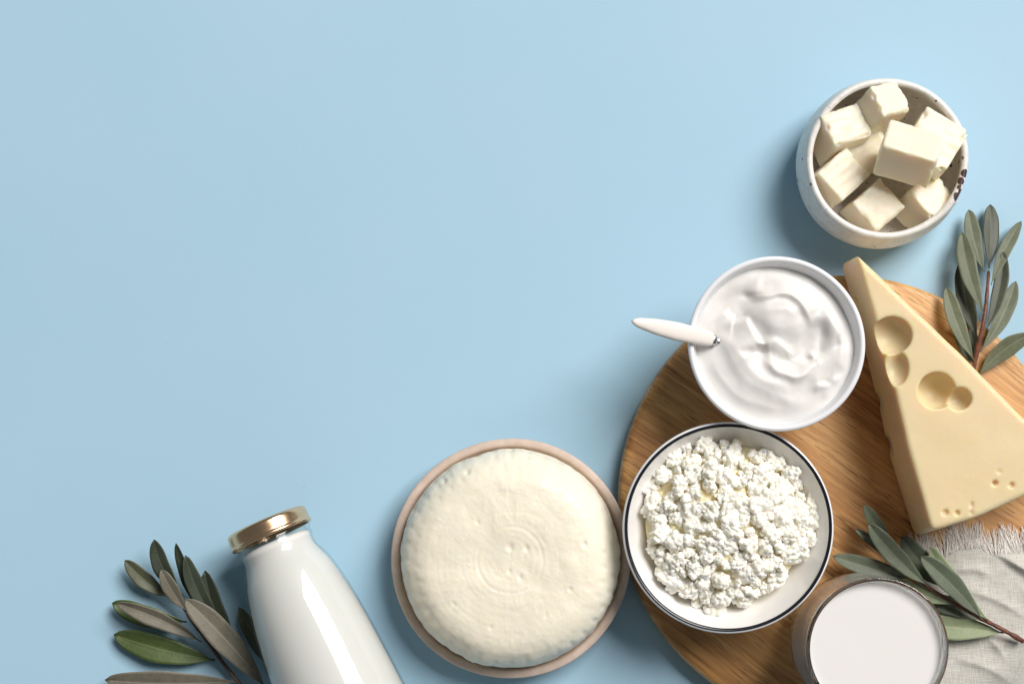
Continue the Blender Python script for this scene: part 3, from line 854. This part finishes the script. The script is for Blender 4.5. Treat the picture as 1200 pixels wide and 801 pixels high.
# ------------------------------------------------------------------ cheese wedge
def cheese_wedge():
    ZT, ZB = 0.061, BZ + 0.0006
    top = [(1004, 297), (1006, 308), (1024, 370), (1047, 453), (1062, 519), (1091, 622), (1142, 607), (1202, 580), (1262, 540), (1200, 489), (1132, 420)]
    bas = [(989, 306), (985.5, 314), (1000, 366), (1024, 455), (1040, 528), (1071, 629), (1118, 612), (1175, 585), (1236, 545), (1178, 488), (1113, 420)]
    tp = [P(x, y, ZT) for x, y in top]; bp = [P(x, y, ZB) for x, y in bas]
    nd = [4, 10, 12, 10, 14, 9, 11, 12, 14, 14, 24]
    T, B = [], []
    for i in range(len(tp)):
        j = (i + 1) % len(tp)
        for k in range(nd[i]):
            u = k / nd[i]
            T.append(tp[i] * (1 - u) + tp[j] * u); B.append(bp[i] * (1 - u) + bp[j] * u)
    T = np.array(T); B = np.array(B); n_ = len(T)
    # soften corners a little
    for _ in range(2):
        T = 0.2 * np.roll(T, 1, 0) + 0.6 * T + 0.2 * np.roll(T, -1, 0); B = 0.2 * np.roll(B, 1, 0) + 0.6 * B + 0.2 * np.roll(B, -1, 0)
    V, F = [], []; rings = [(0, 0.0016), (0.03, 0.0003), (0.06, 0.0)] + [(t, 0) for t in np.linspace(0.15, 0.9, 10)] + [(0.96, 0.0002), (0.985, 0.0007), (1.0, 0.0020)]
    for t, inset in rings:
        ring = B * (1 - t) + T * t
        tan = np.roll(ring, -1, 0) - np.roll(ring, 1, 0); nrm = np.c_[-tan[:, 1], tan[:, 0]]; nrm /= np.linalg.norm(nrm, axis=1)[:, None]
        cen = ring.mean(0)[:2]
        sgn = np.sign(((cen - ring[:, :2]) * nrm).sum(1)).mean(); sgn = 1 if sgn > 0 else -1
        ring = ring.copy(); ring[:, :2] += nrm * sgn * inset
        V += list(ring)
    for i in range(len(rings) - 1):
        for j in range(n_):
            k = (j + 1) % n_; F.append((i * n_ + j, i * n_ + k, (i + 1) * n_ + k, (i + 1) * n_ + j))
    F.append(tuple(range(n_))[::-1]); F.append(tuple((len(rings) - 1) * n_ + j for j in range(n_)))
    org = P(1090, 500, ZB)
    body = mk('cheese_body', V, F, None, org)
    # holes: sphere centres at photo pixels and heights, radius in mm
    holes = [(1044.5, 393, ZT - 0.0022, 10.1, 9.5, 9.5), (1051, 431, ZT + 0.0012, 6.4, 9.0, 8.5), (1096.5, 457.5, ZT - 0.0030, 9.5, 9.4, 10.5), (1123.5, 467, ZT - 0.0016, 6.3, 5.9, 7.5),
             (1166, 565.5, ZT, 1.6, 1.4, 3.0), (1185.5, 568, ZT, 1.5, 1.4, 2.0), (1108, 600, ZT, 1.7, 1.5, 2.0), (1122, 600.5, ZT, 1.3, 1.3, 2.2), (1139, 591, ZT + .0004, 1.3, 1.9, 1.4),
             (1172, 552, ZT + .0016, 3.0, 2.4, 2.0), (1139, 601, ZT + .0006, 1.5, 2.0, 1.4)]
    bm = bmesh.new()
    def ell(c, rx, ry, rz):
        g = bmesh.ops.create_icosphere(bm, subdivisions=4, radius=1.0)
        for v_ in g['verts']:
            v_.co = Vector((v_.co.x * rx + c[0], v_.co.y * ry + c[1], v_.co.z * rz + c[2]))
    cutters = []
    def cut(c, rx, ry, rz):
        g = bmesh.ops.create_icosphere(bm, subdivisions=4, radius=1.0)
        for v_ in g['verts']: v_.co = Vector((v_.co.x * rx + c[0], v_.co.y * ry + c[1], v_.co.z * rz + c[2]))
        me = bpy.data.meshes.new('cut'); bm.to_mesh(me); bm.clear()
        o = bpy.data.objects.new('cut', me); COL.objects.link(o); o.location = Vector(org); cutters.append(o)
    for (px, py, z, rx, ry, rz) in holes: cut(P(px, py, z) - org, rx / 1000, ry / 1000, rz / 1000)
    for (px, py, z, r_) in [(1029, 470, 0.022, 6.6), (1041, 521, 0.022, 6.8), (1056, 561, 0.043, 6.0), (1006, 352, 0.030, 2.6)]:
        cut(P(px, py, z) - org, r_ / 1000 * 0.8, r_ / 1000, r_ / 1000)
    bm.free()
    for o in cutters:
        md = body.modifiers.new('b', 'BOOLEAN'); md.object = o; md.operation = 'DIFFERENCE'; md.solver = 'EXACT'
    r = body.modifiers.new('r', 'REMESH'); r.mode = 'VOXEL'; r.voxel_size = 0.00050
    s = body.modifiers.new('s', 'SMOOTH'); s.factor = 0.5; s.iterations = 5
    me = baked(body)
    for o in cutters: bpy.data.objects.remove(o)
    co = np.empty(len(me.vertices) * 3); me.vertices.foreach_get('co', co); co = co.reshape(-1, 3)
    nn = np.empty(len(me.vertices) * 3, dtype=np.float32); me.vertex_normals.foreach_get('vector', nn); nn = nn.reshape(-1, 3)
    co = co + nn * (0.00022 * fbm(co * 45, 2, 77) + 0.00002 * fbm(co * 400, 2, 78))[:, None]
    me.vertices.foreach_set('co', co.ravel()); me.update()
    me.name = 'cheese_wedge'; me.materials.clear()
    o = link('cheese_wedge', me, MAT_WEDGE, org)
    tag(o, 'large yellow wedge of hard cheese with round holes on wooden board', 'cheese')
cheese_wedge()

# ------------------------------------------------------------------ napkin
def on_board(x, y):
    return np.hypot(x - bc[0], y - bc[1]) < BR

def cloth_z(x, y, px, py):
    d = np.hypot(x - bc[0], y - bc[1]) - (BR - 0.003)
    drop = np.clip(d / 0.030, 0, 1); drop = drop * drop * (3 - 2 * drop)
    base = (BZ + 0.0006) * (1 - drop) + 0.001 * drop
    h = 0.0011 * np.clip(fbm(np.stack([px / 60, py / 60, 0 * px], -1), 3, 21) + 0.45, 0, 2)
    for (x0, y0, x1, y1, w1, w2, a) in [(1166, 648, 1235, 700, 3, 9, .0036), (1128, 690, 1200, 722, 4, 8, .0014), (1150, 758, 1260, 745, 5, 10, .0018), (1120, 770, 1190, 802, 5, 9, .0016),
                                        (1110, 668, 1160, 672, 4, 7, .0012), (1195, 690, 1290, 790, 6, 12, .0022), (1130, 725, 1180, 775, 4, 7, .0011)]:
        dd, sd, pos = polyline_d(px, py, [(x0, y0), ((x0 + x1) / 2 + 3, (y0 + y1) / 2 - 3), (x1, y1)])
        tap = np.clip(np.minimum(pos, 1 - pos) / 0.3, 0, 1)
        h = h + a * np.exp(-(dd / np.where(sd > 0, w1, w2)) ** 1.5) * (0.15 + 0.85 * tap)
    flat = np.clip(np.hypot(px - 1012, py - 748) / 12 - 7.2, 0.05, 1)      # pressed flat near the glass
    return base + h * flat

EDGE = lambda px: np.interp(px, [1050, 1080, 1105, 1120, 1145, 1170, 1200, 1240, 1340], [668, 655, 652, 645, 641, 650, 645, 640, 636])
def napkin():
    n_, m_ = 150, 170
    u = np.linspace(0, 1, m_); v_ = np.linspace(0, 1, n_)
    U, Vv = np.meshgrid(u, v_)
    PX0 = (1072 + (1090 - 1072) * Vv) + U * (1340 - 1072 - 18 * Vv)
    PY0 = EDGE(PX0) * (1 - Vv) + 905 * Vv
    W = np.stack([(PX0 - VX) * K * (D - BZ) / D, (VY - PY0) * K * (D - BZ) / D], -1)
    Z = cloth_z(W[..., 0], W[..., 1], PX0, PY0)
    topg = np.dstack([W, Z + 0.0006]); botg = np.dstack([W, Z])
    org = P(1200, 760, BZ)
    root = empty('linen_napkin', (org[0], org[1], 0.001))
    tag(root, 'crumpled grey linen napkin with frayed edge beside the glass of milk', 'napkin')
    V, F = grid_solid(topg, botg)
    mk('cloth', V, F, MAT_LINEN, tuple(root.location), root)
    V, F = [], []; rng = np.random.default_rng(3)
    for i in range(1000):
        px = rng.uniform(1070, 1238)
        ye = float(EDGE(px)) + rng.uniform(0, 4)
        clump = math.sin(px * 0.33) * 0.5 + math.sin(px * 0.117 + 1) * 0.5
        L = rng.uniform(17, 34) + 6 * clump
        lean = -5 + 7 * math.sin(px * 0.21 + 0.7) + rng.normal(0, 4.0)
        pts = []; ph = rng.uniform(0, 6.28); hz = rng.uniform(0.0002, 0.0020)
        n__ = 6
        for k in range(n__):
            t = k / (n__ - 1)
            x = px + lean * t ** 1.3 + 1.3 * math.sin(ph + 5 * t) * t; y = ye - L * t
            w = P(x, y, BZ)
            cz = float(cloth_z(np.array([w[0]]), np.array([w[1]]), np.array([x]), np.array([y]))[0])
            pts.append((w[0], w[1], cz * (1 - min(1, t * 1.5)) + (BZ + 0.0004) * min(1, t * 1.5) + 0.0003 + hz * math.sin(math.pi * min(1, t * 1.1))))
        if math.hypot(pts[-1][0] - bc[0], pts[-1][1] - bc[1]) > BR - 0.002: continue
        rad = rng.uniform(0.00010, 0.00021)
        v__, f__ = tube(pts, [rad * (1 - 0.4 * k / (n__ - 1)) for k in range(n__)], 4)
        o_ = len(V); V += v__; F += [tuple(q + o_ for q in f) for f in f__]
    fr = mk('fringe', V, F, MAT_THREAD, tuple(root.location), root)
    fr['kind'] = 'stuff'
napkin()

# ------------------------------------------------------------------ branches
def leaf(parent, base, tip, width, mat, roll=0.0, fold=0.25, bend=0.0, curve=0.0, seed=0, label=None):
    """base, tip: (px, py, z).  width in px.  roll deg about the axis, fold = V depth, bend = mid lift in m, curve = sideways px."""
    rng = np.random.default_rng(seed)
    b = P(*base); t_ = P(*tip); ax = t_ - b; L = np.linalg.norm(ax); ax = ax / L
    side = np.cross(ax, (0, 0, 1)); side /= np.linalg.norm(side); up = np.cross(side, ax)
    ro = math.radians(roll); s2 = side * math.cos(ro) + up * math.sin(ro); u2 = np.cross(s2, ax)
    W = mm(width, base[2]) / 2
    n_, m_ = 22, 9
    top = np.zeros((n_, m_, 3)); bot = np.zeros((n_, m_, 3)); uv = np.zeros((n_, m_, 2))
    tt = np.linspace(0, 1, n_)
    prof = (np.clip(tt - 0.05, 0, 1) ** 0.85) * (1 - tt) ** 0.62; prof /= prof.max()
    prof = np.maximum(prof, np.where(tt < 0.5, 0.07, 0.0))
    prof[-1] = 0.02
    ph1, ph2 = rng.uniform(0, 6.28, 2)
    for i, t in enumerate(tt):
        c = b + ax * L * t + u2 * bend * 4 * t * (1 - t) + s2 * mm(curve, base[2]) * 4 * t * (1 - t)
        c = c + u2 * 0.0005 * math.sin(5 * t + ph1)
        tw = 0.18 * math.sin(3.2 * t + ph2)
        for j in range(m_):
            q = -1 + 2 * j / (m_ - 1)
            w = W * prof[i] * (1 + 0.03 * math.sin(17 * t + ph1 + q))
            p = c + s2 * q * w + u2 * (fold * abs(q) ** 1.3 * w + tw * q * w - 0.06 * W * math.exp(-(q / 0.15) ** 2))
            top[i, j] = p + u2 * 0.00014; bot[i, j] = p - u2 * 0.00014; uv[i, j] = (0.5 + 0.5 * q, t)
    V, F = grid_solid(top, bot)
    o = mk('leaf', V, F, LEAF[mat], tuple(b), parent, uvs=np.concatenate([uv.reshape(-1, 2)] * 2))
    if label: o['label'] = label
    return o

def branch(base, label, stem, radii, stem_mat, leaves, seed):
    root = empty('olive_branch', P(*base))
    tag(root, label, 'branch', 'leafy olive branches')
    pts = np.array([P(*s) for s in stem]); n_ = 28
    u = np.linspace(0, len(pts) - 1, n_)
    path = np.c_[[np.interp(u, range(len(pts)), pts[:, k]) for k in range(3)]].T
    for _ in range(3): path[1:-1] = .25 * path[:-2] + .5 * path[1:-1] + .25 * path[2:]
    rd = np.interp(u, range(len(pts)), radii)
    rng = np.random.default_rng(seed); rd = rd * (1 + 0.12 * rng.normal(size=n_))
    V, F = tube(path, rd, 10)
    mk('stem', V, F, stem_mat, tuple(root.location), root)
    for i, l in enumerate(leaves):
        leaf(root, *l[:4], **(l[4] if len(l) > 4 else {}), seed=seed * 50 + i)
    return root

# bottom left, by the bottle
branch((300, 830, 0.004), 'dark green branch on the blue table beside the milk bottle',
       [(310, 850, .005), (294, 818, .006), (276, 795, .008), (258, 772, .009), (240, 746, .010), (222, 724, .010), (211, 704, .010)],
       [.0013, .0013, .0012, .0011, .0010, .0008, .0005], MAT_STEM_B, [
    ((285, 774, .004), (240, 668, .010), 25, 'dark', dict(curve=-8)),
    ((215, 698, .009), (180, 632, .020), 20, 'dark', dict(curve=-6, roll=8)),
    ((236, 716, .008), (206, 636, .016), 14, 'dark', dict(curve=-3, roll=25)),
    ((262, 738, .009), (217, 650, .018), 20, 'dark', dict(curve=-6, roll=-12)),
    ((200, 700, .007), (146, 656, .010), 20, 'olive', dict(curve=-3)),
    ((219, 716, .011), (189, 667, .018), 18, 'under', dict(curve=-2, roll=-6)),
    ((219, 728, .006), (131, 706, .007), 26, 'green', dict(curve=-5)),
    ((236, 752, .011), (137, 706, .016), 20, 'under', dict(curve=4, roll=14, fold=0.4)),
    ((252, 773, .005), (133, 743, .006), 32, 'green', dict(curve=-3)),
    ((278, 797, .008), (123, 796, .009), 30, 'under', dict(curve=-4)),
    ((312, 806, .012), (217, 701, .024), 31, 'under', dict(curve=3, roll=-10)),
    ((330, 792, .004), (280, 711, .009), 19, 'olive', dict(curve=-3)),
], 2)

# upper right, on the rim of the board behind the wedge
TB = BZ + 0.003
branch((1138, 442, TB), 'grey green branch on the board rim behind the cheese wedge',
       [(1136, 450, TB), (1141, 432, TB + .003), (1146.5, 405, TB + .005), (1152, 380, TB + .007), (1155, 362, TB + .005), (1157, 340, TB + .001), (1158.5, 318, TB - .005)],
       [.0013, .0013, .0012, .0011, .0010, .0009, .0007], MAT_STEM, [
    ((1144, 424, TB), (1138, 386, TB + .002), 14, 'sagedark', dict()),
    ((1142, 428, TB - .001), (1121, 376, TB - .001), 18, 'sagedark', dict(curve=-2)),
    ((1146, 398, TB + .002), (1128, 303, TB - .010), 22, 'sagedark', dict(curve=-5, roll=10)),
    ((1159, 314, TB - .006), (1161, 239, TB - .013), 20, 'sagedark', dict(curve=1, fold=0.1)),
    ((1154, 318, TB - .005), (1135, 246, TB - .012), 19, 'sage', dict(curve=-3)),
    ((1153, 368, TB + .006), (1127, 272, TB - .008), 21, 'sage', dict(curve=-4, roll=5)),
    ((1161, 334, TB + .001), (1197, 259, TB - .012), 15, 'sage', dict(curve=-3)),
    ((1155, 388, TB + .007), (1176, 295, TB - .005), 17, 'sagedark', dict(curve=5, roll=8)),
    ((1149, 412, TB + .004), (1191, 329, TB - .006), 19, 'sage', dict(curve=4)),
    ((1142, 422, TB + .006), (1109, 336, TB + .003), 20, 'sage', dict(curve=-4, roll=4)),
    ((1147, 440, TB), (1208, 391, TB + .006), 22, 'sage', dict(curve=-5)),
], 3)

# lower right, between the glass and the wedge
branch((1199, 751, TB + .004), 'green branch with red stem on the napkin behind the glass of milk',
       [(1199, 751, TB + .003), (1184, 742, TB + .005), (1165, 732, TB + .006), (1150, 724, TB + .007), (1117, 706, TB + .009), (1088, 688, TB + .010), (1070, 675, TB + .011), (1056, 664, TB + .011)],
       [.0013, .0012, .0012, .0011, .0010, .0009, .0008, .0006], MAT_STEM, [
    ((1150, 727, TB + .003), (1080, 700, TB + .002), 22, 'teal', dict(curve=3)),
    ((1176, 741, TB + .004), (1070, 733, TB + .001), 29, 'pale', dict(curve=2)),
    ((1118, 708, TB + .009), (1040, 676, TB + .006), 17, 'pale', dict(curve=-3, roll=8)),
    ((1076, 684, TB + .004), (1014, 674, TB + .001), 12, 'pale', dict()),
    ((1112, 690, TB + .004), (1056, 628, TB + .010), 26, 'teal', dict(curve=-4)),
    ((1070, 677, TB + .010), (976, 651, TB + .008), 22, 'teal', dict(curve=-2, roll=-6)),
    ((1046, 640, TB + .004), (1013, 592, TB + .016), 17, 'teal', dict(curve=-2)),
    ((1060, 668, TB + .011), (1002, 619, TB + .012), 12, 'teal', dict(curve=3, roll=20, fold=0.6)),
    ((1088, 686, TB + .012), (1018, 613, TB + .019), 23, 'teal', dict(curve=-4, roll=8)),
    ((1158, 726, TB + .008), (1089, 640, TB + .012), 23, 'pale', dict(curve=-7)),
    ((1152, 725, TB + .010), (1079, 651, TB + .016), 25, 'teal', dict(curve=2, roll=-5)),
], 4)

# ------------------------------------------------------------------ milk bottle
def bottle():
    mmr = [(0, 0)]
    ax2 = np.array([0.4, -0.917]); ax2 /= np.linalg.norm(ax2)
    ztop = 0.0303
    o3 = P(311, 610, ztop)                           # centre of the lid top
    tilt = math.radians(2.0)
    a3 = np.array([ax2[0] * math.cos(tilt), ax2[1] * math.cos(tilt), math.sin(tilt)])
    x3 = np.array([-ax2[1], ax2[0], 0]); x3 = np.array([0.917, 0.4, 0.0]); x3 /= np.linalg.norm(x3)
    y3 = np.cross(a3, x3)
    def place(vv): return o3 + vv[:, [0]] * x3 + vv[:, [1]] * y3 + vv[:, [2]] * a3
    m = 0.001
    outer = [(18.2, 3.0), (18.6, 8.6), (18.9, 9.4), (19.9, 9.9), (20.0, 10.9), (19.3, 11.6), (19.2, 12.6), (19.8, 13.2), (19.8, 14.3), (19.2, 15.2), (19.1, 17.5), (19.8, 20.5), (21.6, 24.5), (23.4, 29), (25.0, 35.5), (26.4, 43),
             (27.5, 52), (28.6, 65), (29.4, 78), (30.7, 104), (31.9, 130), (32.4, 150), (32.4, 166), (31.0, 171.5), (27, 173.5), (0, 172.5)]
    inner = [(17.2, 3.0), (17.4, 9), (18.0, 14), (17.2, 19), (19.2, 24.5), (21.2, 29.5), (22.9, 36), (24.3, 43.5), (25.5, 52.5), (26.6, 65), (27.4, 78), (28.7, 104), (29.9, 130), (30.3, 150), (30.3, 163), (28, 167.5), (0, 168.5)]
    skin = [(r + 1.3, z) for r, z in inner[3:-2]]
    flare = lambda pts: [(r * (1 + 0.055 * min(1, max(0, (z - 40) / 60))), z) for r, z in pts]
    outer, inner, skin = flare(outer), flare(inner), flare(skin)
    op = [(r * m, z * m) for r, z in smooth_profile(outer, 4)]; ip = [(r * m, z * m) for r, z in smooth_profile(inner, 4)]
    ip = [(r * m, z * m) for r, z in smooth_profile(inner[:3] + skin + [(28, 167.5), (0, 168.5)], 4)]
    vv, ff = lathe(ip[::-1] + op, 160)
    # single closed skin: inner bottom pole -> mouth -> outer bottom pole
    root = empty('milk_bottle', o3 + a3 * 0.08 - np.array([0, 0, 0.03]))
    tag(root, 'glass bottle full of milk with copper lid lying on the blue table', 'bottle')
    mk('glass_body', place(vv), ff, MAT_BOTTLE, tuple(root.location), root)
    milk = [(0, 12.5), (17.3, 12.5), (18.1, 14.0)] + [(r + 1.0, z) for r, z in inner[3:-2]] + [(28.0, 167.4), (0, 168.6)]
    mp = [(0, 11.9e-3), (16.4e-3, 12.0e-3)] + [(r * m, z * m) for r, z in smooth_profile(milk[1:], 4)]
    vv, ff = lathe(mp, 160)
    mk('milk', place(vv), ff, MAT_MILK_B, tuple(root.location), root)
    lid = [(0, 0.55), (14.5, 0.5), (16.0, 0.1), (18.2, 0.0), (20.0, 0.25), (21.0, 1.1), (21.35, 2.4), (21.4, 4.5), (21.4, 6.6), (21.75, 7.5), (21.85, 8.2), (21.5, 8.9), (20.9, 8.9), (20.5, 8.3), (20.3, 7.0), (20.2, 2.6), (19.2, 1.5), (0, 1.5)]
    lp = [(r * m, z * m) for r, z in smooth_profile(lid, 3)]
    vv, ff = lathe(lp, 140)
    mk('lid', place(vv), ff, MAT_COPPER, tuple(root.location), root)
bottle()

# ------------------------------------------------------------------ glass of milk
def milk_glass():
    RZ = 0.081
    g = P(1028.5, 760, RZ); g[2] = BZ
    h = RZ - BZ; rr = mm(83.5, RZ)
    m = 0.001; R = rr / m; H = h / m
    outer = [(0, 0.8), (20, 0.8), (22, 0.0), (25.5, 0.0), (29.0, 1.6), (32.2, 5.5), (33.8, 11), (34.5, 18), (34.6, 26), (34.3, 38), (33.9, 50), (R, H - 2.0), (R, H - 0.8)]
    rim = [(R - 0.35, H - 0.1), (R - 1.0, H), (R - 1.7, H - 0.2), (R - 2.0, H - 1.0)]
    inner = [(R - 2.1, H - 3), (R - 2.4, H - 12), (30.0, 40), (28.3, 30), (26.0, 21), (22.5, 14.5), (16, 11.0), (0, 10.0)]
    pr = smooth_profile(outer, 4) + smooth_profile(rim, 3) + smooth_profile(inner, 4)
    vv, ff = lathe([(r * m, z * m) for r, z in pr], 180)
    me1 = mesh('drinking_glass', vv, ff)
    me1.polygons.foreach_set('use_smooth', [True] * len(me1.polygons))
    o = link('drinking_glass', me1, MAT_TUMBLER, tuple(g))
    tag(o, 'clear glass tumbler standing on the board edge, filled with milk', 'glass')
    lev = H - 5.0
    mk_in = [(R - 2.25, lev + 0.5), (R - 2.35, H - 12), (30.1, 40), (28.4, 30), (26.1, 21), (22.6, 14.4), (16, 10.9), (0, 9.9)]
    mp = [(0, lev), (R - 6, lev), (R - 3.5, lev + 0.05), (R - 2.7, lev + 0.2)] + smooth_profile(mk_in, 4)
    vv, ff = lathe([(r * m, z * m) for r, z in mp], 180)
    o = mk('milk', vv + g, ff, MAT_MILK, tuple(g))
    tag(o, 'smooth white milk filling the clear glass tumbler at the bottom', 'milk')
milk_glass()
